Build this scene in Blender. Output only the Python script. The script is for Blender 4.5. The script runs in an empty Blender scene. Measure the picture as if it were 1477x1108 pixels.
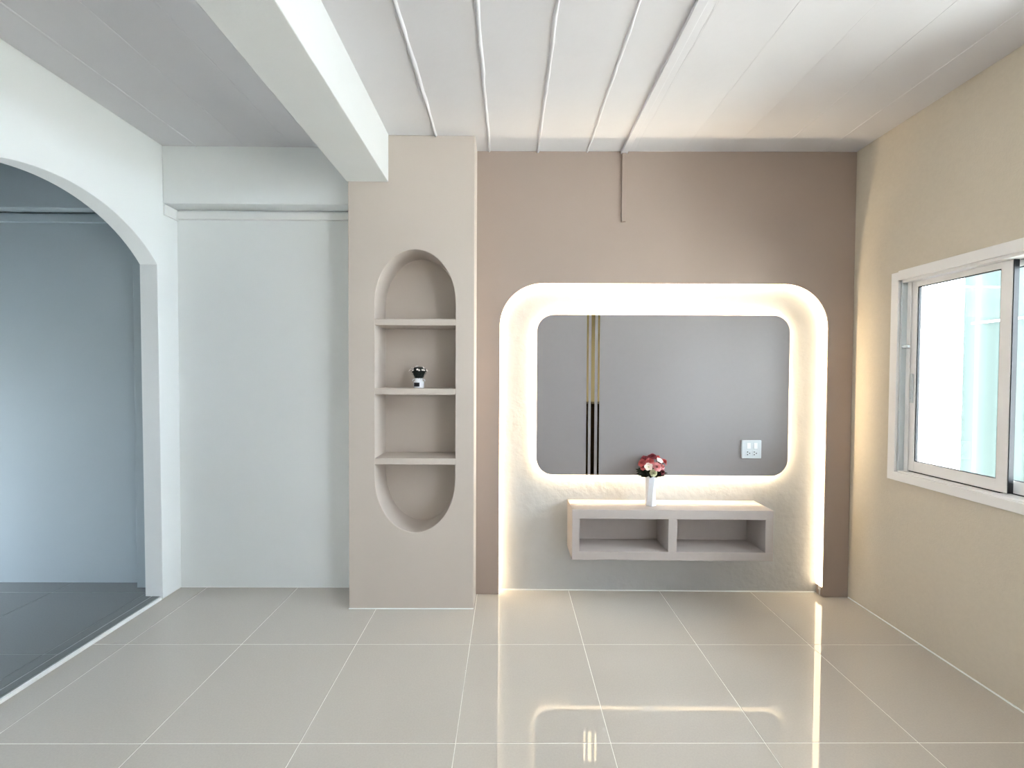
import bpy, bmesh, math, random
from mathutils import Vector, Matrix
random.seed(7)
S = bpy.context.scene
COL = S.collection
PI = math.pi

# ------------------------------------------------------------------ camera
H_CAM, F_PX, PITCH, YAW, ROLL = 1.4207, 610.06, 0.0204, 0.0071, 0.0051
cd = bpy.data.cameras.new('camera')
cam = bpy.data.objects.new('camera', cd); COL.objects.link(cam)
cd.sensor_fit = 'HORIZONTAL'; cd.sensor_width = 36.0
cd.lens = 36.0 * F_PX / 1477.0
cd.clip_start = 0.02
cam.matrix_world = (Matrix.Translation((0, 0, H_CAM)) @ Matrix.Rotation(-YAW, 4, 'Z')
                    @ Matrix.Rotation(PI / 2 - PITCH, 4, 'X') @ Matrix.Rotation(ROLL, 4, 'Z'))
S.camera = cam
# ------------------------------------------------------------------ light and exposure
S.view_settings.view_transform = 'Standard'
S.view_settings.look = 'None'
S.view_settings.gamma = 1.0
S.view_settings.use_curve_mapping = False
S.view_settings.exposure = 0.13
SKY, SKY_RGB = 24.5, (0.85, 0.93, 1.04)
LED_POWER, LED_RGB = 8.0, (1.0, 0.78, 0.50)
PANEL_LED = 185.0
LAMP_POWER, LAMP_RGB = 20.0, (1.0, 0.97, 0.93)
w = bpy.data.worlds.new('overcast_sky'); S.world = w; w.use_nodes = True
bg = w.node_tree.nodes['Background']
bg.inputs[0].default_value = (*SKY_RGB, 1); bg.inputs[1].default_value = SKY

sd = bpy.data.lights.new('sun', 'SUN'); sd.energy = 75.0; sd.angle = 0.02; sd.color = (1.0, 0.95, 0.88)
sun = bpy.data.objects.new('sun', sd); COL.objects.link(sun); sun.location = (2, 6, 8)
sun.rotation_euler = Vector((0.0, -0.50, -1.0)).to_track_quat('-Z', 'Y').to_euler()   # from beyond the feature wall, high; falls on the yard only

# ------------------------------------------------------------------ materials
def lin(c):
    return tuple(((v / 255.0) / 12.92 if v / 255.0 <= 0.04045 else ((v / 255.0 + 0.055) / 1.055) ** 2.4) for v in c)

def mat(name, rgb, rough=0.6, metal=0.0, var=0.0, vscale=6.0, bump=0.0, bscale=60.0, bdist=0.002, spec=0.5, ior=1.45, detail=4.0):
    m = bpy.data.materials.new(name); m.use_nodes = True
    nt = m.node_tree; b = nt.nodes['Principled BSDF']
    c = lin(rgb)
    b.inputs['Base Color'].default_value = (*c, 1)
    b.inputs['Roughness'].default_value = rough
    b.inputs['Metallic'].default_value = metal
    b.inputs['IOR'].default_value = ior
    b.inputs['Specular IOR Level'].default_value = spec
    tc = nt.nodes.new('ShaderNodeTexCoord')
    if var > 0:
        n = nt.nodes.new('ShaderNodeTexNoise'); n.inputs['Scale'].default_value = vscale; n.inputs['Detail'].default_value = detail
        nt.links.new(tc.outputs['Object'], n.inputs['Vector'])
        r = nt.nodes.new('ShaderNodeValToRGB')
        r.color_ramp.elements[0].position = 0.3; r.color_ramp.elements[1].position = 0.7
        r.color_ramp.elements[0].color = (*[v * (1 - var) for v in c], 1)
        r.color_ramp.elements[1].color = (*[min(1, v * (1 + var)) for v in c], 1)
        nt.links.new(n.outputs['Fac'], r.inputs['Fac']); nt.links.new(r.outputs['Color'], b.inputs['Base Color'])
    if bump > 0:
        n2 = nt.nodes.new('ShaderNodeTexNoise'); n2.inputs['Scale'].default_value = bscale; n2.inputs['Detail'].default_value = 3.0
        nt.links.new(tc.outputs['Object'], n2.inputs['Vector'])
        bp = nt.nodes.new('ShaderNodeBump'); bp.inputs['Strength'].default_value = bump; bp.inputs['Distance'].default_value = bdist
        nt.links.new(n2.outputs['Fac'], bp.inputs['Height']); nt.links.new(bp.outputs['Normal'], b.inputs['Normal'])
    return m

def emit(name, rgb, power):
    m = bpy.data.materials.new(name); m.use_nodes = True
    nt = m.node_tree; nt.nodes.clear()
    o = nt.nodes.new('ShaderNodeOutputMaterial'); e = nt.nodes.new('ShaderNodeEmission')
    e.inputs[0].default_value = (*rgb, 1); e.inputs[1].default_value = power
    nt.links.new(e.outputs[0], o.inputs[0]); return m

def glass(name, tint):
    m = bpy.data.materials.new(name); m.use_nodes = True
    nt = m.node_tree; nt.nodes.clear()
    o = nt.nodes.new('ShaderNodeOutputMaterial'); t = nt.nodes.new('ShaderNodeBsdfTransparent')
    g = nt.nodes.new('ShaderNodeBsdfGlossy'); mx = nt.nodes.new('ShaderNodeMixShader'); fr = nt.nodes.new('ShaderNodeFresnel')
    t.inputs[0].default_value = (*tint, 1); g.inputs['Roughness'].default_value = 0.01; fr.inputs['IOR'].default_value = 1.3
    nt.links.new(fr.outputs[0], mx.inputs[0]); nt.links.new(t.outputs[0], mx.inputs[1]); nt.links.new(g.outputs[0], mx.inputs[2])
    nt.links.new(mx.outputs[0], o.inputs[0]); return m

M = {}
M['taupe'] = mat('taupe_wall_paint', (162, 146, 136), 0.75, var=0.015, vscale=3, bump=0.12, bscale=90, bdist=0.0015)
M['taupe_col'] = mat('taupe_column_paint', (195, 184, 174), 0.75, var=0.015, vscale=3, bump=0.08, bscale=90, bdist=0.0015)
M['white_plaster'] = mat('white_trowelled_plaster', (184, 184, 183), 0.6, var=0.03, vscale=7, bump=0.7, bscale=24, bdist=0.006)
M['wall_white'] = mat('white_wall_paint', (240, 244, 244), 0.8, var=0.01, vscale=2, bump=0.08, bscale=110, bdist=0.0015)
M['wall_warm'] = mat('cream_wall_paint', (200, 190, 173), 0.8, var=0.02, vscale=60, bump=0.4, bscale=120, bdist=0.002)
M['wall_rear'] = mat('beige_rear_wall_paint', (176, 170, 152), 0.8)
M['wall_cool_tint'] = mat('daylight_tinted_wall_paint', (168, 181, 187), 0.8, var=0.02, vscale=2, bump=0.08, bscale=110, bdist=0.0015)  # blue of the side room's cool daylight put into the wall colour
M['ceil'] = mat('white_ceiling_paint', (214, 213, 216), 0.8, var=0.012, vscale=5, bump=0.16, bscale=26, bdist=0.003)
M['beam'] = mat('white_beam_paint', (217, 219, 218), 0.75, var=0.01, vscale=5, bump=0.25, bscale=45, bdist=0.003)
M['trim'] = mat('white_gloss_trim', (244, 246, 245), 0.5)
M['tile'] = mat('polished_beige_grey_tile', (193, 187, 178), 0.008, var=0.03, vscale=140, spec=0.5, ior=1.65, detail=2)
M['tile_shaded'] = mat('shaded_polished_tile', (112, 116, 116), 0.16, var=0.04, vscale=140, ior=1.45, detail=2)  # same tile as the main room, the side room's shade put into its colour
M['grout'] = mat('pale_grout', (240, 238, 230), 0.7)
M['grout_side'] = mat('grey_grout', (150, 154, 154), 0.8)
M['tv'] = mat('taupe_grey_laminate', (136, 131, 132), 0.55, var=0.01, vscale=40)
M['shelf'] = mat('taupe_board', (177, 168, 163), 0.6, var=0.015, vscale=30)
M['mirror'] = mat('bronze_gold_mirror', (164, 152, 122), 0.02, metal=1.0)
M['alu'] = mat('white_powder_coated_aluminium', (234, 232, 230), 0.4)
M['alu_grey'] = mat('satin_aluminium_track', (194, 200, 202), 0.35, metal=0.2)
M['rubber'] = mat('black_rubber_gasket', (18, 20, 26), 0.6)
M['pane'] = glass('pale_green_glass', (0.955, 0.985, 0.98))
M['fence'] = mat('pale_teal_corrugated_sheet', (68, 77, 76), 0.95, spec=0.0)
M['ground'] = mat('pale_concrete', (186, 186, 182), 0.9, var=0.05, vscale=3)
M['plastic'] = mat('white_plastic', (206, 213, 217), 0.3)
M['rocker'] = mat('gloss_white_plastic', (240, 244, 246), 0.15)
M['hole'] = mat('dark_socket_hole', (28, 28, 30), 0.7)
M['ceramic'] = mat('white_glazed_ceramic', (236, 238, 244), 0.18)
M['black_label'] = mat('black_label_paint', (14, 12, 18), 0.5)
M['leaf'] = mat('dark_green_leaf', (34, 40, 24), 0.6, var=0.3, vscale=60)
M['leaf_black'] = mat('blackish_green_foliage', (14, 22, 18), 0.7, var=0.3, vscale=90)
M['stem'] = mat('green_stem', (58, 72, 40), 0.6)
M['tip'] = mat('white_blossom', (232, 224, 218), 0.7)
M['rose_dark'] = mat('deep_rose_petal', (150, 60, 72), 0.7, var=0.15, vscale=50)
M['rose_mid'] = mat('coral_pink_petal', (208, 112, 114), 0.7, var=0.15, vscale=50)
M['rose_pink'] = mat('blush_pink_petal', (226, 158, 158), 0.7, var=0.1, vscale=50)
M['petal_white'] = mat('off_white_petal', (236, 222, 212), 0.7)
M['petal_cream'] = mat('cream_green_petal', (224, 224, 186), 0.7)
M['wood_dark'] = mat('dark_stained_wood', (46, 36, 30), 0.45, var=0.2, vscale=8)
M['led'] = emit('warm_white_led', LED_RGB, LED_POWER)
M['led_panel'] = emit('warm_white_led_panel', LED_RGB, PANEL_LED)
M['lamp'] = emit('ceiling_lamp_diffuser', LAMP_RGB, LAMP_POWER)

# ------------------------------------------------------------------ helpers
def wloc(o):
    v = Vector((0, 0, 0))
    while o is not None:
        v += o.location; o = o.parent
    return v

def tag(o, label=None, cat=None, group=None, kind=None):
    if label: o['label'] = label
    if cat: o['category'] = cat
    if group: o['group'] = group
    if kind: o['kind'] = kind
    return o

def empty(name, loc, label, cat=None, group=None, kind=None):
    o = bpy.data.objects.new(name, None); COL.objects.link(o); o.location = loc
    o.empty_display_size = 0.1
    return tag(o, label, cat, group, kind)

def skew(bm):                       # the feature wall stands about 0.7 degrees off square
    for v in bm.verts: v.co.y -= 0.013 * (v.co.x - 1.0)
    return bm

def obj(name, bm, m, parent=None, smooth=None, bevel=0.0, seg=2, clean=True):
    if clean: bmesh.ops.recalc_face_normals(bm, faces=bm.faces[:])
    if parent is not None:
        bmesh.ops.translate(bm, verts=bm.verts[:], vec=-wloc(parent))
    me = bpy.data.meshes.new(name); bm.to_mesh(me); bm.free()
    me.materials.append(m)
    if smooth is not None:
        for p in me.polygons: p.use_smooth = True
        me.set_sharp_from_angle(angle=math.radians(smooth))
    o = bpy.data.objects.new(name, me); COL.objects.link(o)
    if parent is not None: o.parent = parent
    if bevel > 0:
        b = o.modifiers.new('bevel', 'BEVEL'); b.width = bevel; b.segments = seg; b.limit_method = 'ANGLE'; b.angle_limit = math.radians(50)
        b.harden_normals = False
    return o

def struct(name, bm, m, label, parent=None, **k):
    o = obj(name, bm, m, parent, **k); tag(o, label, kind='structure'); return o

def B(*boxes):                      # boxes (x0,x1,y0,y1,z0,z1) -> bmesh
    bm = bmesh.new()
    for (x0, x1, y0, y1, z0, z1) in boxes: add_box(bm, x0, x1, y0, y1, z0, z1)
    return bm

def add_box(bm, x0, x1, y0, y1, z0, z1):
    vs = [bm.verts.new(p) for p in ((x0, y0, z0), (x1, y0, z0), (x1, y1, z0), (x0, y1, z0), (x0, y0, z1), (x1, y0, z1), (x1, y1, z1), (x0, y1, z1))]
    for f in ((0, 3, 2, 1), (4, 5, 6, 7), (0, 1, 5, 4), (1, 2, 6, 5), (2, 3, 7, 6), (3, 0, 4, 7)):
        bm.faces.new([vs[i] for i in f])

def fill_loops(bm, loops):
    es = []
    for L in loops:
        for i in range(len(L)):
            a, b = L[i], L[(i + 1) % len(L)]
            e = bm.edges.get((a, b)) or bm.edges.new((a, b)); es.append(e)
    bmesh.ops.triangle_fill(bm, edges=es, use_beauty=True)

def prism(loops, axis, a, b):       # 2D loops extruded along axis ('x' or 'y') from a to b; first loop outer, others holes
    bm = bmesh.new()
    def P(u, v, t): return (u, t, v) if axis == 'y' else (t, u, v)
    A = [[bm.verts.new(P(u, v, a)) for (u, v) in L] for L in loops]
    Bv = [[bm.verts.new(P(u, v, b)) for (u, v) in L] for L in loops]
    for La, Lb in zip(A, Bv):
        n = len(La)
        for i in range(n): bm.faces.new((La[i], La[(i + 1) % n], Lb[(i + 1) % n], Lb[i]))
    fill_loops(bm, A); fill_loops(bm, Bv)
    return bm

def rrect(x0, x1, z0, z1, r, n=14):
    pts = []
    for cx, cz, a0 in ((x1 - r, z0 + r, -PI / 2), (x1 - r, z1 - r, 0), (x0 + r, z1 - r, PI / 2), (x0 + r, z0 + r, PI)):
        for i in range(n + 1):
            a = a0 + PI / 2 * i / n; pts.append((cx + r * math.cos(a), cz + r * math.sin(a)))
    return pts

def ribbon(path, closed, y0, y1, thick):     # thin band along an (x,z) path, standing off to the left of travel by thick
    bm = bmesh.new(); n = len(path); rows = []
    for i, (x, z) in enumerate(path):
        p = path[(i - 1) % n] if (closed or i > 0) else path[i]
        q = path[(i + 1) % n] if (closed or i < n - 1) else path[i]
        d = Vector((q[0] - p[0], q[1] - p[1])).normalized(); nrm = Vector((-d.y, d.x))
        rows.append([bm.verts.new((x + nrm.x * t, y, z + nrm.y * t)) for (t, y) in ((0, y0), (thick, y0), (thick, y1), (0, y1))])
    m = n if closed else n - 1
    for i in range(m):
        a, b = rows[i], rows[(i + 1) % n]
        for k in range(4): bm.faces.new((a[k], a[(k + 1) % 4], b[(k + 1) % 4], b[k]))
    if not closed:
        bm.faces.new(rows[0]); bm.faces.new(rows[-1][::-1])
    return bm

def lathe(prof, n=24, cx=0, cy=0, z0=0, faceted=None, twist=0.0):
    bm = bmesh.new(); rings = []
    for (r, z) in prof:
        rings.append([bm.verts.new((cx + r * math.cos(2 * PI * k / n + twist * z), cy + r * math.sin(2 * PI * k / n + twist * z), z0 + z)) for k in range(n)])
    for a, b in zip(rings[:-1], rings[1:]):
        for k in range(n): bm.faces.new((a[k], a[(k + 1) % n], b[(k + 1) % n], b[k]))
    bm.faces.new(rings[0][::-1]); bm.faces.new(rings[-1])
    return bm

# ------------------------------------------------------------------ dimensions (metres)
XL, XR = -2.175, 2.192               # inner faces of the side walls
ZC = 2.844                           # ceiling
YG, YW = 2.700, 2.762                # face of the grey feature wall, face of the white recess
YREAR = -2.6
CX0, CX1, CY = -0.964, -0.209, 2.544 # column
T = 0.12

# ------------------------------------------------------------------ floor of separate tiles
floor = struct('floor', B((XL - 0.04, XR + T, YREAR - 0.1, 2.9, -0.12, -0.0012)), M['grout'], 'beige grey polished tile floor of the main room with pale grout lines')
def tile_field(parent, x0, x1, y0, y1, ox, oy, z, m, g=0.0018):
    kx0, kx1 = math.floor((x0 - ox) / 0.6), math.ceil((x1 - ox) / 0.6)
    ky0, ky1 = math.floor((y0 - oy) / 0.6), math.ceil((y1 - oy) / 0.6)
    cache = {}
    for i in range(kx0, kx1):
        for j in range(ky0, ky1):
            a, b = max(x0, ox + 0.6 * i + g), min(x1, ox + 0.6 * (i + 1) - g)
            c, d = max(y0, oy + 0.6 * j + g), min(y1, oy + 0.6 * (j + 1) - g)
            if b - a < 0.01 or d - c < 0.01: continue
            key = (round(b - a, 4), round(d - c, 4))
            if key not in cache:
                bm = B((0, b - a, 0, d - c, -0.008, 0))
                top = [e for e in bm.edges if all(abs(v.co.z) < 1e-6 for v in e.verts)]
                bmesh.ops.bevel(bm, geom=top, offset=0.0008, segments=1, affect='EDGES')
                me = bpy.data.meshes.new('tile'); bm.to_mesh(me); bm.free(); me.materials.append(m); cache[key] = me
            o = bpy.data.objects.new('tile', cache[key]); COL.objects.link(o)
            o.parent = parent; o.location = Vector((a, c, z)) - wloc(parent)
tile_field(floor, XL, XR, YREAR, 2.80, -0.1994, 2.2056, 0.0, M['tile'])

# side room floor, a thin step higher, with the white threshold edge
floor2 = struct('floor_side_room', B((-5.2, XL - 0.016, -1.1, 2.95, -0.12, 0.0155)), M['grout_side'], 'tile floor of the side room beyond the arch, darkened for its shade')
tile_field(floor2, -4.6, XL - 0.075, -1.0, 2.83, -2.914, 2.10, 0.017, M['tile_shaded'])
for (a, b) in ((-1.0, 0.3), (0.3, 1.5), (1.5, 2.70)):
    obj('edge_tile', B((XL - 0.066, XL - 0.022, a + .001, b - .001, 0.008, 0.0168)), M['tile_shaded'], floor2)
arch_y0, arch_y1 = 1.475, 2.642
struct('trim_1', B((XL - 0.012, XL + 0.002, arch_y0, arch_y1, -0.0005, 0.0165)), M['trim'], 'white threshold strip along the step under the arch', bevel=0.001)

# ------------------------------------------------------------------ ceiling of precast planks
ceiling = struct('ceiling', B((-5.2, XR + T, YREAR - 0.1, 2.95, ZC + 0.012, ZC + 0.12)), M['ceil'], 'white painted ceiling of long planks with raised joint lines')
joints = [XL, -1.96, -1.655, -1.36, -1.05, -0.745, -0.44, -0.13, 0.178, 0.489, 0.785, 1.092, 1.392, 1.685, 1.98, XR]
for a, b in zip(joints[:-1], joints[1:]):
    obj('plank', B((a + 0.0015, b - 0.0015, YREAR, 2.80, ZC + random.uniform(-0.0012, 0.0012), ZC + 0.03)), M['ceil'], ceiling, bevel=0.002)
def bead(x, r, hgt):                # rounded putty ridge under a plank joint, a little wavy
    bm = bmesh.new(); rows = []
    n = 60
    for i in range(n + 1):
        y = -1.0 + (2.775 + 1.0) * i / n
        dx = random.uniform(-1, 1) * r * 0.25; k = 1 + random.uniform(-.2, .2)
        rows.append([bm.verts.new((x + dx + r * k * math.cos(t), y, ZC + 0.002 - hgt * k * math.sin(t))) for t in [PI * q / 6 for q in range(7)]])
    for p, q in zip(rows[:-1], rows[1:]):
        for k in range(6): bm.faces.new((p[k], p[k + 1], q[k + 1], q[k]))
    return bm
for x, r, hgt in ((-0.44, .010, .014), (-0.13, .009, .013), (0.178, .009, .014), (0.489, .008, .011), (-1.96, .007, .007), (-1.655, .005, .004), (-1.36, .007, .004),
                  (0.785, .004, .003), (1.092, .004, .003), (1.392, .004, .003), (1.685, .005, .004), (1.98, .005, .004)):
    obj('joint_bead', bead(x, r, hgt), M['ceil'], ceiling, smooth=60)

struct('ceiling_beam', B((CX0 - 0.006, -0.722, YREAR, CY - 0.0005, 2.566, ZC + 0.01)), M['beam'], 'white plastered ceiling beam running into the top of the column', bevel=0.004)

# ------------------------------------------------------------------ column with the long rounded niche
NX0, NX1, NZ0, NZ1 = -0.8055, -0.322, 0.468, 2.170
def niche_loop():
    cx, hw = (NX0 + NX1) / 2, (NX1 - NX0) / 2
    pts = []
    for i in range(33):
        a = PI * i / 32; pts.append((cx + hw * math.cos(a), 1.845 + (NZ1 - 1.845) * math.sin(a)))
    for i in range(33):
        a = PI + PI * i / 32; pts.append((cx + hw * math.cos(a), 0.800 + (0.800 - NZ0) * math.sin(a)))
    return pts
def column_mesh():
    bm = bmesh.new(); NY = 2.764
    L = niche_loop()
    fo = [bm.verts.new((x, CY, z)) for x, z in ((CX0, 0), (CX1, 0), (CX1, ZC), (CX0, ZC))]
    ba = [bm.verts.new((v.co.x, 2.86, v.co.z)) for v in fo]
    hf = [bm.verts.new((x, CY, z)) for x, z in L]; hb = [bm.verts.new((x, NY, z)) for x, z in L]
    for i in range(4): bm.faces.new((fo[i], fo[(i + 1) % 4], ba[(i + 1) % 4], ba[i]))
    bm.faces.new(ba)
    n = len(L)
    for i in range(n): bm.faces.new((hf[i], hf[(i + 1) % n], hb[(i + 1) % n], hb[i]))
    bm.faces.new(hb)
    fill_loops(bm, [fo, hf])
    return bm
column = struct('column', column_mesh(), M['taupe_col'], 'taupe painted column with a tall rounded niche of shelves', smooth=30, bevel=0.004)
for zt in (1.756, 1.339, 0.917):
    obj('shelf_board', B((NX0 - 0.002, NX1 + 0.002, CY + 0.001, 2.766, zt - 0.038, zt)), M['taupe_col'], column, bevel=0.003)

# ------------------------------------------------------------------ feature wall: grey face with a cut-out, white recess behind
KX0, KX1, KZ, KR = -0.060, 2.031, 2.010, 0.275
def cut_path(n=20):                 # from the floor at the left, over the top, to the floor at the right
    p = [(KX0, 0.0), (KX0, 0.6), (KX0, 1.2)]
    for i in range(n + 1):
        a = PI - PI / 2 * i / n; p.append((KX0 + KR + KR * math.cos(a), KZ - KR + KR * math.sin(a)))
    for i in range(n + 1):
        a = PI / 2 - PI / 2 * i / n; p.append((KX1 - KR + KR * math.cos(a), KZ - KR + KR * math.sin(a)))
    return p + [(KX1, 1.2), (KX1, 0.6), (KX1, 0.0)]
cp = cut_path()
outer = [(CX1 - 0.02, 0.0)] + cp + [(XR, 0.0), (XR, ZC), (CX1 - 0.02, ZC)]
struct('wall_back', skew(prism([outer], 'y', YG, YW - 0.001)), M['taupe'], 'taupe feature wall with a large rounded opening down to the floor', smooth=30, bevel=0.003)
struct('wall_recess', skew(B((CX1 - 0.02, XR, YW, YW + 0.1, 0, ZC))), M['white_plaster'], 'white trowelled plaster recess inside the taupe feature wall')

# ------------------------------------------------------------------ back wall of the left bay with its beam and ledge
struct('wall_alcove', B((XL, CX0 + 0.01, 2.802, 2.90, 0, ZC)), M['wall_white'], 'pale white back wall between the arch and the column')
struct('trim_2', B((XL, CX0 + 0.005, 2.686, 2.802, 2.487, ZC + 0.002)), M['wall_white'], 'white boxed beam across the top of the pale back wall', bevel=0.006)
struct('trim_3', B((XL + 0.004, CX0 + 0.005, 2.782, 2.804, 2.426, 2.473), (XL - 0.002, XL + 0.012, 2.690, 2.804, 2.418, 2.484)), M['trim'], 'white ledge moulding under the boxed beam', bevel=0.002)

# ------------------------------------------------------------------ left wall with the arch
def arch_outline():
    y0, y1, spring, peak = arch_y0, arch_y1, 2.094, 2.372
    c = (y0 + y1) / 2; hw = (y1 - y0) / 2; rise = peak - spring
    R = (hw * hw + rise * rise) / (2 * rise); zc = peak - R
    a = math.asin(hw / R)
    pts = [(YREAR, 0), (y0, 0), (y0, 1.0)]
    for i in range(41):
        t = -a + 2 * a * i / 40; pts.append((c + R * math.sin(t), zc + R * math.cos(t)))
    pts += [(y1 + 0.012, 0.0), (2.90, 0), (2.90, ZC + 0.01), (YREAR, ZC + 0.01)]
    return pts
struct('wall_left', prism([arch_outline()], 'x', XL - 0.11, XL), M['wall_white'], 'white wall with a wide arched opening to the side room', smooth=20, bevel=0.003)

# ------------------------------------------------------------------ right wall with the sliding window
WY0, WY1, WZ0, WZ1 = 1.412, 2.365, 0.885, 1.966
DY0, DY1, DZ = -1.65, -0.55, 2.10            # doorway added out of view in the same wall to let in daylight
HY0, HY1, HZ0, HZ1 = -0.3, 1.55, 2.24, 2.70   # high window added out of view to brighten the ceiling beam
struct('wall_right', B((XR, XR + T, WY1, 2.86, -0.1, ZC + 0.01), (XR, XR + T, YREAR - T, DY0, -0.1, ZC + 0.01), (XR, XR + T, DY1, HY0, -0.1, ZC + 0.01), (XR, XR + T, HY0, WY0, -0.1, HZ0), (XR, XR + T, HY0, HY1, HZ1, ZC + 0.01), (XR, XR + T, WY0, HY1, WZ1, HZ0), (XR, XR + T, DY0, DY1, DZ, ZC + 0.01),
                       (XR, XR + T, WY0, WY1, -0.1, WZ0), (XR, XR + T, HY1, WY1, WZ1, ZC + 0.01)), M['wall_warm'], 'cream painted side wall with the sliding window')
win = empty('window_1', (XR, (WY0 + WY1) / 2, WZ0), 'white framed sliding window with pale green glass', kind='structure')
cw = 0.044
obj('casing', B((XR - 0.014, XR + 0.004, WY1, WY1 + cw, WZ0 - cw, WZ1 + cw)), M['alu'], win, bevel=0.002)
obj('casing', B((XR - 0.014, XR + 0.004, WY0 - cw, WY0, WZ0 - cw, WZ1 + cw)), M['alu'], win, bevel=0.002)
obj('casing', B((XR - 0.016, XR + 0.004, WY0, WY1, WZ1 - 0.004, WZ1 + cw + .006)), M['alu'], win, bevel=0.002)
obj('casing', B((XR - 0.016, XR + 0.004, WY0, WY1, WZ0 - cw, WZ0 + 0.004)), M['alu'], win, bevel=0.002)
# jamb channels, head and sill of the frame
for ya, yb in ((WY1 - 0.012, WY1), (WY0, WY0 + 0.012)):
    obj('frame_jamb', B((XR, XR + 0.11, ya, yb, WZ0, WZ1)), M['alu_grey'], win, bevel=0.001)
obj('frame_track', B((XR + 0.028, XR + 0.032, WY1 - 0.034, WY1 - 0.012, WZ0, WZ1)), M['alu'], win)
obj('frame_track', B((XR + 0.066, XR + 0.070, WY1 - 0.034, WY1 - 0.012, WZ0, WZ1)), M['alu'], win)
obj('frame_head', B((XR, XR + 0.11, WY0, WY1, WZ1 - 0.018, WZ1)), M['alu'], win, bevel=0.001)
obj('frame_sill', B((XR, XR + 0.11, WY0, WY1, WZ0, WZ0 + 0.012)), M['alu'], win, bevel=0.001)
def sash(ya, yb, x, latch):
    z0, z1 = WZ0 + 0.018, WZ1 - 0.02
    d = 0.026
    sa = obj('sash', B((x, x + d, yb - 0.042, yb, z0, z1), (x, x + d, ya, ya + 0.044, z0, z1),
                       (x + .001, x + d, ya + .04, yb - .04, z1 - 0.030, z1), (x + .001, x + d, ya + .04, yb - .04, z0, z0 + 0.056)), M['alu'], win, bevel=0.0015)
    g0, g1 = ya + 0.044, yb - 0.042
    obj('gasket', B((x + .004, x + .018, g1 - 0.005, g1 + .001, z0 + .056, z1 - .03), (x + .004, x + .018, g0 - .001, g0 + 0.004, z0 + .056, z1 - .03),
                    (x + .004, x + .018, g0, g1, z0 + .055, z0 + .059), (x + .004, x + .018, g0, g1, z1 - .034, z1 - .029)), M['rubber'], sa)
    obj('pane', B((x + 0.009, x + 0.014, g0, g1, z0 + 0.055, z1 - 0.03)), M['pane'], sa)
    obj('end_seal', B((x + .003, x + d, ya - .004, ya, z0, z1)), M['rubber'], sa)
    obj('brush_seal', B((x + 0.004, x + 0.022, ya + .03, yb - .01, WZ0 + 0.010, z0)), M['rubber'], sa)
    if latch:
        yl = yb - 0.024
        obj('latch', B((x - 0.008, x, yl - 0.008, yl + 0.008, 1.28, 1.44), (x - 0.014, x - .004, yl - 0.005, yl + 0.005, 1.30, 1.35)), M['alu_grey'], sa, bevel=0.002)
sw = 0.478
y = WY1 - 0.020
sash(y - sw, y, XR + 0.036, True)
sash(WY0 + 0.014, y - sw + 0.074, XR + 0.072, False)
win2 = empty('added_transom', (XR, (HY0 + HY1) / 2, HZ0), 'added high transom window, out of view, to light the ceiling beam', kind='structure')
for bx in ((HY0, HY0 + .04, HZ0, HZ1), (HY1 - .04, HY1, HZ0, HZ1), (HY0 + .04, HY1 - .04, HZ0, HZ0 + .04), (HY0 + .04, HY1 - .04, HZ1 - .04, HZ1), ((HY0 + HY1) / 2 - .02, (HY0 + HY1) / 2 + .02, HZ0 + .04, HZ1 - .04)):
    obj('frame_bar', B((XR + .03, XR + .09, *bx)), M['alu'], win2, bevel=.002)
for a, b in ((HY0 + .04, (HY0 + HY1) / 2 - .02), ((HY0 + HY1) / 2 + .02, HY1 - .04)):
    obj('pane', B((XR + .055, XR + .06, a, b, HZ0 + .04, HZ1 - .04)), M['pane'], win2)
bm = lathe([(0.008, 0), (0.009, 0.004), (0.009, 0.03), (0.006, 0.034)], 16)
bmesh.ops.rotate(bm, verts=bm.verts[:], cent=(0, 0, 0), matrix=Matrix.Rotation(PI / 2, 3, 'X'))
bmesh.ops.translate(bm, verts=bm.verts[:], vec=(XR + 0.012, WY1 - 0.010, 1.592))
obj('stopper', bm, M['plastic'], win, smooth=40)
for zz in (1.80, 1.13):
    obj('screw', B((XR + 0.046, XR + 0.05, WY1 - 0.0135, WY1 - 0.0115, zz, zz + 0.004)), M['hole'], win)

# ------------------------------------------------------------------ rear of the room (behind the camera, seen only in the mirror strips)
struct('wall_rear', B((XL - 0.11, XR + T, YREAR - T, YREAR, -.1, ZC + .01)), M['wall_rear'], 'beige rear wall of the room')
door = empty('added_doorway', (XR, (DY0 + DY1) / 2, 0), 'added white framed doorway, out of view, to let in daylight', kind='structure')
for bx in ((XR - .01, XR + .11, DY0, DY0 + .06, 0, DZ), (XR - .01, XR + .11, DY1 - .06, DY1, 0, DZ), (XR - .01, XR + .11, DY0 + .06, DY1 - .06, DZ - .06, DZ)):
    obj('door_frame', B(bx), M['alu'], door, bevel=.003)
YCAB = -1.10
cab = empty('sideboard', (1.55, YCAB + 0.25, 0), 'dark wooden sideboard reflected in the mirror strips', 'sideboard')
obj('carcass', B((1.0, 2.1, YCAB + 0.02, YCAB + 0.46, 0.06, 0.99)), M['wood_dark'], cab, bevel=.004)
obj('top_board', B((0.98, 2.12, YCAB + 0.02, YCAB + 0.49, 0.99, 1.02)), M['wood_dark'], cab, bevel=.004)
obj('plinth', B((1.03, 2.07, YCAB + 0.06, YCAB + 0.42, 0, 0.06)), M['wood_dark'], cab)
for k in range(2):
    d = obj('cabinet_door', B((1.01 + .55 * k, 1.54 + .55 * k, YCAB + .46, YCAB + .48, .08, .97)), M['wood_dark'], cab, bevel=.003)
    obj('handle', B((1.50 + .08 * k, 1.515 + .08 * k, YCAB + .48, YCAB + .50, .5, .62)), M['alu_grey'], d, bevel=.003)

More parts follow.
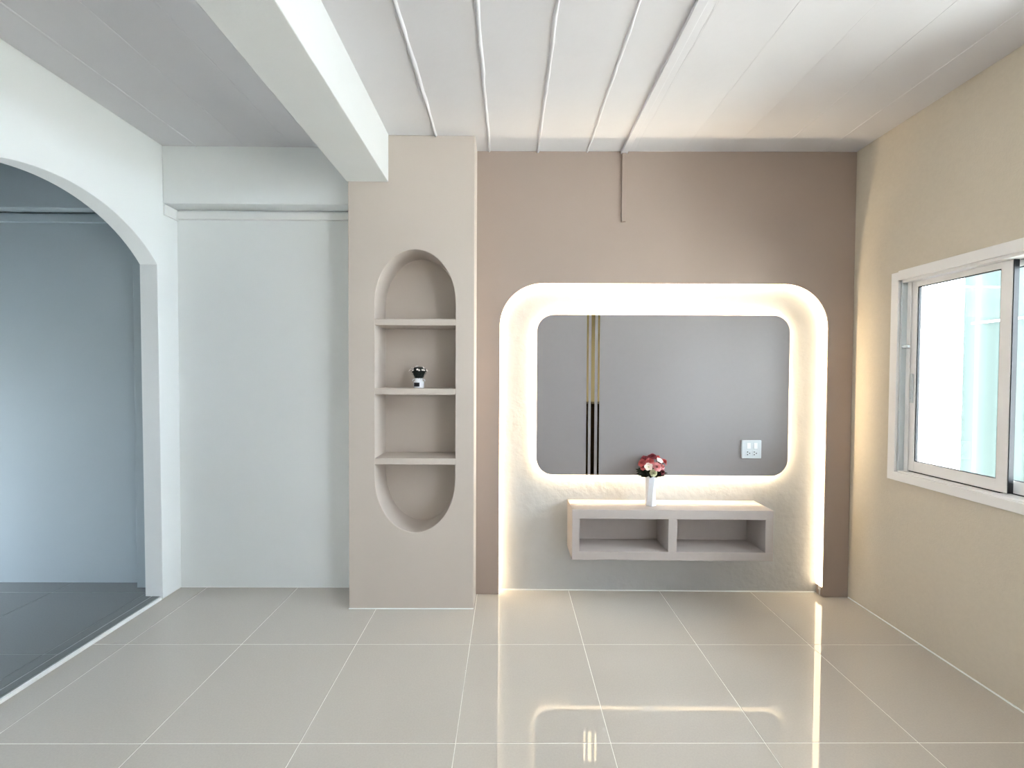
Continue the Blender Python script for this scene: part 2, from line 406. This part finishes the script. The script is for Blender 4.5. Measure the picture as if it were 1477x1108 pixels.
# ------------------------------------------------------------------ side room beyond the arch
SX = -4.6
struct('wall_side_back', B((SX, XL - 0.11, 2.832, 2.93, 0, ZC)), M['wall_cool_tint'], 'pale back wall of the side room, tinted with cool daylight')
struct('trim_4', B((-2.432, XL - 0.10, 2.762, 2.84, 0, 2.47)), M['wall_cool_tint'], 'pale pilaster in the corner of the side room, tinted with cool daylight', bevel=.003)
struct('trim_5', B((SX, XL - 0.10, 2.74, 2.835, 2.475, ZC + .002)), M['wall_cool_tint'], 'pale boxed beam in the side room, tinted with cool daylight', bevel=.005)
struct('trim_6', B((SX, XL - 0.10, 2.806, 2.834, 2.410, 2.460)), M['wall_cool_tint'], 'ledge moulding under the side room beam', bevel=.002)
struct('wall_side_left', B((SX - T, SX, 2.55, 2.93, -.1, ZC + .01), (SX - T, SX, -1.1, 2.0, -.1, ZC + .01), (SX - T, SX, 2.0, 2.55, 1.3, ZC + .01)), M['wall_cool_tint'], 'outer wall of the side room with a doorway')
struct('wall_side_front', B((SX - T, XL - 0.11, -1.1, -1.0, -.1, ZC + .01)), M['wall_cool_tint'], 'near wall of the side room')

# ------------------------------------------------------------------ outdoors
bm = bmesh.new(); bmesh.ops.create_grid(bm, x_segments=1, y_segments=1, size=14)
bmesh.ops.translate(bm, verts=bm.verts[:], vec=(0, 0, -0.2))
struct('ground', bm, M['ground'], 'pale concrete ground outside the house')
fence = empty('corrugated_fence', (3.32, 1.2, -0.2), 'pale teal corrugated sheet fence outside the window', 'fence')
def sheet(ya, yb, x):
    bm = bmesh.new(); n = int((yb - ya) / 0.012); lo, hi = [], []
    for i in range(n + 1):
        y = ya + (yb - ya) * i / n; dx = 0.018 * math.cos(2 * PI * y / 0.19)
        lo.append([bm.verts.new((x + dx, y, -0.2)), bm.verts.new((x + dx + .002, y, -0.2))]); hi.append([bm.verts.new((x + dx, y, 2.75)), bm.verts.new((x + dx + .002, y, 2.75))])
    for i in range(n):
        for k in range(2): bm.faces.new((lo[i][k], lo[i + 1][k], hi[i + 1][k], hi[i][k]))
        bm.faces.new((hi[i][0], hi[i + 1][0], hi[i + 1][1], hi[i][1]))
    return bm
for k in range(2):
    obj('sheet', sheet(3.06 - 0.38 * (k + 1), 3.08 - 0.38 * k, 3.32 + .004 * (k % 2)), M['fence'], fence, smooth=60)
obj('rail', B((3.295, 3.30, 2.27, 3.0, 1.80, 1.815)), M['trim'], fence)
for yy in (3.0, 2.29): obj('post', B((3.345, 3.395, yy - .025, yy + .025, -.2, 2.75)), M['alu_grey'], fence)

# ------------------------------------------------------------------ television panel with mirror strips
PX0, PX1, PZ0, PZ1, PR = 0.179, 1.800, 0.779, 1.813, 0.108
PY = 2.716
tv = empty('wall_panel', (0.99, PY, PZ0), 'taupe grey rounded rectangular television panel with mirror strips, lit from behind', 'wall panel')
obj('panel_board', skew(prism([rrect(PX0, PX1, PZ0, PZ1, PR)], 'y', PY, PY + 0.016)), M['tv'], tv, smooth=30, bevel=0.0015)
obj('back_frame', skew(prism([rrect(PX0 + .022, PX1 - .022, PZ0 + .022, PZ1 - .022, PR - .022), rrect(PX0 + .06, PX1 - .06, PZ0 + .06, PZ1 - .06, PR - .06)], 'y', PY + 0.016, YW)), M['trim'], tv)
for a, b in ((0.500, 0.512), (0.529, 0.552), (0.571, 0.583)):
    obj('mirror_strip', skew(B((a, b, PY - 0.0012, PY, PZ0 + .0005, PZ1 - .0005))), M['mirror'], tv)['label'] = 'gold mirror strip'

led1 = empty('led_light_strip', (KX0, YG + .02, 0), 'glowing warm white light strip around the rounded wall opening', 'light strip')
path = [p for p in cp]; path[0] = (KX0, 0.004); path[-1] = (KX1, 0.062)
obj('light_band', skew(ribbon(path[::-1], False, YG + 0.006, YG + 0.059, 0.003)), M['led'], led1)
wire = bmesh.new(); add_box(wire, KX1 - 0.006, KX1 - 0.001, YG + .018, YG + .034, 0.036, 0.062)
add_box(wire, KX1 - 0.004, KX1 - 0.002, YG + .02, YG + .022, 0.002, 0.04); add_box(wire, KX1 - 0.004, KX1 - 0.002, YG + .028, YG + .030, 0.002, 0.04)
obj('connector', skew(wire), M['alu'], led1)
led2 = empty('led_light_strip', (0.99, PY + .03, PZ0), 'glowing warm white light strip hidden behind the television panel edge', 'light strip')
obj('light_band', skew(ribbon(rrect(PX0 + .0215, PX1 - .0215, PZ0 + .0215, PZ1 - .0215, PR - .0215)[::-1], True, PY + 0.022, PY + 0.028, 0.003)), M['led_panel'], led2)

# socket plate
plate = empty('socket_plate', (1.561, PY, 0.895), 'white square plate with two switches and two sockets on the grey panel', 'power outlet')
obj('faceplate', skew(B((1.498, 1.624, PY - 0.012, PY, 0.894, 1.012))), M['plastic'], plate, bevel=0.004, seg=3)
for x in (1.541, 1.584):
    obj('switch', skew(B((x - .012, x + .012, PY - 0.016, PY - .011, 0.957, 0.995))), M['rocker'], plate, bevel=0.002)
    so = obj('socket', skew(B((x - .017, x + .017, PY - 0.0135, PY - .011, 0.910, 0.945))), M['plastic'], plate, bevel=0.001)
    for dx, dz in ((-.007, .009), (-.007, -.008), (.006, .0005)):
        bm = lathe([(.0036, 0), (.0036, .001)], 12)
        bmesh.ops.rotate(bm, verts=bm.verts[:], cent=(0, 0, 0), matrix=Matrix.Rotation(PI / 2, 3, 'X'))
        bmesh.ops.translate(bm, verts=bm.verts[:], vec=(x + dx, PY - .0132, 0.9275 + dz))
        obj('socket_hole', skew(bm), M['hole'], so)

# ------------------------------------------------------------------ floating shelf
SZ0, SZ1, SY = 0.297, 0.606, 2.548
sh = empty('floating_shelf', (1.0, SY, SZ0), 'taupe floating box shelf with two open compartments on the white recess', 'shelf')
sx0, sx1 = 0.389, 1.612
obj('top_board', skew(B((sx0, sx1, SY, YW - .001, 0.549, SZ1))), M['shelf'], sh, bevel=.002)
obj('bottom_board', skew(B((sx0, sx1, SY, YW - .001, SZ0, 0.349))), M['shelf'], sh, bevel=.002)
for a, b in ((sx0, 0.436), (0.974, 1.028), (1.563, sx1)):
    obj('upright_board', skew(B((a + .0005, b - .0005, SY + .0004, YW - .001, 0.348, 0.550))), M['shelf'], sh, bevel=.002)
obj('back_board', skew(B((sx0 + .02, sx1 - .02, YW - .012, YW - .002, 0.34, 0.56))), M['shelf'], sh)

# ------------------------------------------------------------------ cable trunking
tr = empty('cable_trunking', (0.72, YG, 2.40), 'slim painted cable trunking running down the taupe wall and along the ceiling', 'trunking')
obj('wall_run', skew(B((0.707, 0.734, YG - 0.014, YG + .003, 2.398, ZC))), M['taupe'], tr, bevel=.002)
obj('ceiling_run', B((0.700, 0.742, -1.0, 2.704, ZC - 0.018, ZC + .001)), M['ceil'], tr, bevel=.003)

# ------------------------------------------------------------------ thin sealant lines along the floor
struct('trim_7', B((XR - 0.005, XR + .001, YREAR, 2.68, -.0005, 0.006)), M['trim'], 'white sealant line along the foot of the cream wall')
struct('trim_8', skew(B((KX0, KX1 - .01, YW - 0.005, YW + .001, -.0005, 0.006))), M['trim'], 'white sealant line along the foot of the white recess')
struct('trim_9', B((CX0, CX1, CY - 0.004, CY + .001, -.0005, 0.005)), M['trim'], 'white sealant line along the foot of the taupe column')
struct('trim_10', B((XL, CX0, 2.797, 2.803, -.0005, 0.005)), M['trim'], 'white sealant line along the foot of the pale back wall')

# ------------------------------------------------------------------ ceiling lamp (out of frame, mirrored in the floor)
lamp = empty('ceiling_lamp', (0.88, 0.70, ZC - .001), 'round white ceiling lamp with an opal dome', 'ceiling lamp')
obj('housing', lathe([(.18, 0), (.19, .004), (.19, .016), (.185, .02)], 48, .88, .70, ZC - .021), M['plastic'], lamp, smooth=40)
obj('diffuser', lathe([(.02, -.085), (.09, -.080), (.145, -.064), (.170, -.040), (.176, -.012), (.174, 0)], 48, .88, .70, ZC - .022), M['lamp'], lamp, smooth=40)

# ------------------------------------------------------------------ white vase and flower bouquet
VX, VY, VZ = 0.898, 2.650, SZ1
def vase_mesh():
    bm = bmesh.new(); n = 6; rings = []
    prof = [(.0, .0345), (.006, .0360), (.03, .0330), (.07, .0305), (.11, .0305), (.145, .0325), (.170, .0340), (.186, .0335)]
    def ring(r, z): return [bm.verts.new((VX + r * math.cos(2 * PI * k / n + .4 + 3.2 * z), VY + r * math.sin(2 * PI * k / n + .4 + 3.2 * z), VZ + z)) for k in range(n)]
    for z, r in prof: rings.append(ring(r, z))
    rings.append(ring(.0255, .188)); rings.append(ring(.023, .15)); rings.append(ring(.022, .03))
    for a, b in zip(rings[:-1], rings[1:]):
        for k in range(n): bm.faces.new((a[k], a[(k + 1) % n], b[(k + 1) % n], b[k]))
    bm.faces.new(rings[0][::-1]); bm.faces.new(rings[-1])
    return bm
vase = obj('vase', vase_mesh(), M['ceramic'], bevel=.0012)
tag(vase, 'tall white faceted ceramic vase standing on the floating shelf', 'vase')

bq = empty('flower_bouquet', (VX, VY, VZ + .04), 'bouquet of pink, red and white artificial flowers in the white vase', 'flowers')
def petal(bm, c, axis, u, r_in, length, width, lift, curl):
    axis = axis.normalized(); u = (u - axis * u.dot(axis)).normalized(); s = axis.cross(u)
    rows = []
    for i, t in enumerate((0, .35, .7, 1.0)):
        wd = width * (0.35, 0.95, 1.0, 0.45)[i]
        p = c + u * (r_in + length * t) + axis * (lift * t - curl * t * t)
        rows.append([bm.verts.new(p - s * wd / 2 + axis * length * .12 * t), bm.verts.new(p), bm.verts.new(p + s * wd / 2 + axis * length * .12 * t)])
    for a, b in zip(rows[:-1], rows[1:]):
        for k in range(2): bm.faces.new((a[k], a[k + 1], b[k + 1], b[k]))
def frame(axis):
    t = Vector((0, 0, 1)) if abs(axis.z) < .9 else Vector((1, 0, 0))
    u = axis.cross(t).normalized(); return u, axis.cross(u).normalized()
def rose(c, axis, R):
    bm = bmesh.new(); axis = axis.normalized(); u, v = frame(axis)
    for L, (n, rin, ln, wd, lift, curl) in enumerate(((3, .02, .22, .35, .85, .1), (5, .08, .38, .55, .75, .15), (6, .16, .55, .75, .55, .22), (7, .2, .8, .9, .28, .3))):
        for k in range(n):
            a = 2 * PI * k / n + L * .6
            petal(bm, c - axis * R * .25, axis, u * math.cos(a) + v * math.sin(a), rin * R, ln * R, wd * R, lift * R, curl * R)
    return bm
def daisy(c, axis, R):
    bm = bmesh.new(); axis = axis.normalized(); u, v = frame(axis)
    for k in range(5):
        a = 2 * PI * k / 5
        petal(bm, c, axis, u * math.cos(a) + v * math.sin(a), .05 * R, .95 * R, .95 * R, .25 * R, .1 * R)
    return bm
# px offsets measured on the bouquet: (dx, dz from vase top, dy toward camera, radius, kind, colour)
blooms = [(0.007, .124, -.010, .032, 'r', 'rose_dark'), (-.045, .112, -.002, .026, 'r', 'rose_dark'), (.050, .112, .02, .026, 'r', 'rose_mid'),
          (-.064, .088, -.022, .030, 'r', 'rose_mid'), (-.022, .100, -.040, .028, 'r', 'rose_mid'), (.020, .070, -.060, .031, 'r', 'rose_pink'),
          (-.034, .066, -.058, .026, 'd', 'petal_white'), (.060, .066, -.040, .020, 'r', 'rose_pink'), (.037, .102, -.046, .022, 'd', 'petal_white'),
          (.078, .094, -.020, .027, 'r', 'rose_mid'), (-.002, .028, -.056, .024, 'r', 'petal_cream'), (.064, .030, -.034, .022, 'r', 'rose_dark'),
          (.0, .10, .018, .026, 'r', 'rose_mid'), (-.05, .075, .015, .024, 'r', 'rose_pink'), (.06, .07, .015, .024, 'r', 'rose_dark'), (-.060, .060, -.030, .022, 'r', 'rose_mid')]
base = Vector((VX, VY, VZ + .188))
for dx, dz, dy, R, kd, mm in blooms:
    c = base + Vector((dx, dy, dz)); ax = (c - (base + Vector((0, 0, .02)))) + Vector((0, -.015, .0))
    o = obj('bloom', rose(c, ax, R) if kd == 'r' else daisy(c, ax, R), M[mm], bq, clean=False, smooth=60)
    if kd == 'd':
        bm = bmesh.new(); bmesh.ops.create_icosphere(bm, subdivisions=1, radius=R * .22); bmesh.ops.translate(bm, verts=bm.verts[:], vec=c + ax.normalized() * R * .12)
        obj('flower_centre', bm, M['petal_cream'], o)
    bm = bmesh.new()
    p0 = Vector((VX, VY, VZ + .05)); mid = base + Vector((dx * .22, dy * .22, 0))
    for a, b in ((p0, mid), (mid, c)):
        d = (b - a).normalized(); u, v = frame(d)
        q = [[bm.verts.new(p + (u * math.cos(2 * PI * k / 5) + v * math.sin(2 * PI * k / 5)) * .0016) for k in range(5)] for p in (a, b)]
        for k in range(5): bm.faces.new((q[0][k], q[0][(k + 1) % 5], q[1][(k + 1) % 5], q[1][k]))
    obj('stem', bm, M['stem'], bq)
def leaf(c, d, L, W, m, name, parent):
    bm = bmesh.new(); d = d.normalized(); u, v = frame(d); s = d.cross(Vector((0, -.6, .8))).normalized(); nn = s.cross(d)
    rows = []
    for t, wd in ((0, .1), (.25, .8), (.55, 1.0), (.8, .6), (1, .05)):
        p = c + d * L * t - nn * L * .18 * t * t
        rows.append([bm.verts.new(p - s * W * wd / 2 + nn * W * .12), bm.verts.new(p), bm.verts.new(p + s * W * wd / 2 + nn * W * .12)])
    for a, b in zip(rows[:-1], rows[1:]):
        for k in range(2): bm.faces.new((a[k], a[k + 1], b[k + 1], b[k]))
    return obj(name, bm, m, parent, clean=False)
for (ax_, az_, ay_, L) in ((-1, .45, -.3, .085), (-1, .2, -.5, .08), (-.8, .0, -.4, .065), (-.9, .75, -.1, .075), (-.5, .25, -.8, .06), (1, .35, -.4, .08), (.9, .1, -.5, .065), (.7, .5, -.6, .075), (1, .8, 0, .085),
                           (.5, .1, -.8, .055), (-.9, .1, .15, .07), (.9, .2, .15, .07), (-.3, .5, .2, .06), (.3, .6, .2, .06), (-1, .55, .05, .08), (.3, -.05, -.9, .045), (-.35, .0, -.9, .05)):
    leaf(base + Vector((ax_ * .018, ay_ * .018, .006)), Vector((ax_, ay_, az_)), L, .034, M['leaf'], 'leaf', bq)

# ------------------------------------------------------------------ little pot with a dark plant in the niche
QX, QY, QZ = -0.5605, 2.632, 1.339
pot = empty('ceramic_pot', (QX, QY, QZ), 'small white churn shaped pot with black label on the niche shelf', 'pot')
obj('pot_body', lathe([(.029, 0), (.0315, .002), (.0325, .02), (.0325, .036), (.030, .043), (.0245, .047), (.0235, .050), (.025, .058), (.0255, .061), (.023, .061), (.021, .052), (.021, .04)], 32, QX, QY, QZ), M['ceramic'], pot, smooth=40)
for s in (-1, 1):
    bm = bmesh.new(); rows = []
    for i in range(9):
        a = -.5 + 2.6 * i / 8; c = Vector((QX + s * (.030 + .0075 * math.cos(a)), QY, QZ + .046 + .0085 * math.sin(a)))
        rd = Vector((s * math.cos(a), 0, math.sin(a)))
        rows.append([bm.verts.new(c + (rd * math.cos(q) + Vector((0, 1, 0)) * math.sin(q)) * .0026) for q in [2 * PI * k / 6 for k in range(6)]])
    for a, b in zip(rows[:-1], rows[1:]):
        for k in range(6): bm.faces.new((a[k], a[(k + 1) % 6], b[(k + 1) % 6], b[k]))
    bm.faces.new(rows[0]); bm.faces.new(rows[-1])
    obj('handle', bm, M['ceramic'], pot, smooth=50)
bm = bmesh.new(); rows = []
for i in range(9):                      # curved black label plate on the front of the pot
    a = -PI / 2 - .84 + 1.18 * i / 8
    rows.append([bm.verts.new((QX + .0331 * math.cos(a), QY + .0331 * math.sin(a), QZ + z)) for z in (.010, .034)])
for a, b in zip(rows[:-1], rows[1:]): bm.faces.new((a[0], b[0], b[1], a[1]))
obj('label_plate', bm, M['black_label'], pot)['label'] = 'black label'

pl = empty('potted_plant', (QX, QY, QZ + .03), 'dark bushy artificial plant with white blossoms in the small white pot', 'plant')
rng = random.Random(3)
bm = bmesh.new()
for k in range(46):                     # upright needle bunches
    a = rng.uniform(0, 2 * PI); sp = math.sqrt(rng.random()); top = Vector((math.cos(a) * .052 * sp, math.sin(a) * .052 * sp, .104 - .022 * sp * sp + rng.uniform(-.006, .004)))
    p0 = Vector((math.cos(a) * .015 * sp, math.sin(a) * .015 * sp, .02))
    for j in range(7):
        t = .25 + .75 * j / 6; p = p0.lerp(top, t) + Vector((QX, QY, QZ + .02))
        for q in range(3):
            b = rng.uniform(0, 2 * PI); d = Vector((math.cos(b), math.sin(b), rng.uniform(.2, 1.0))).normalized(); L = rng.uniform(.007, .012)
            s = d.cross(Vector((0, 0, 1))).normalized() * .0022
            v1, v2, v3, v4 = bm.verts.new(p - s * .4), bm.verts.new(p + d * L * .5 - s), bm.verts.new(p + d * L), bm.verts.new(p + d * L * .5 + s)
            bm.faces.new((v1, v2, v3, v4))
fo = obj('foliage', bm, M['leaf_black'], pl, clean=False); fo['kind'] = 'stuff'
core = lathe([(.008, .0), (.016, .01), (.023, .03), (.036, .055), (.045, .075), (.042, .086), (.024, .093), (.004, .096)], 14, QX, QY, QZ + .035)
for v in core.verts: v.co += Vector((rng.uniform(-.003, .003), rng.uniform(-.003, .003), rng.uniform(-.003, .003)))
obj('foliage_core', core, M['leaf_black'], pl)
for k in range(30):
    a = 2 * PI * k / 30 * 1.0 + rng.uniform(-.1, .1); sp = rng.choice((.45, .75, 1.0, 1.0))
    c = Vector((QX + math.cos(a) * .056 * sp, QY + math.sin(a) * .056 * sp, QZ + .137 - .024 * sp * sp + rng.uniform(-.006, .003)))
    bm = daisy(c, Vector((math.cos(a) * sp, math.sin(a) * sp, .6)), rng.uniform(.006, .0085))
    obj('blossom', bm, M['tip'], pl, clean=False)
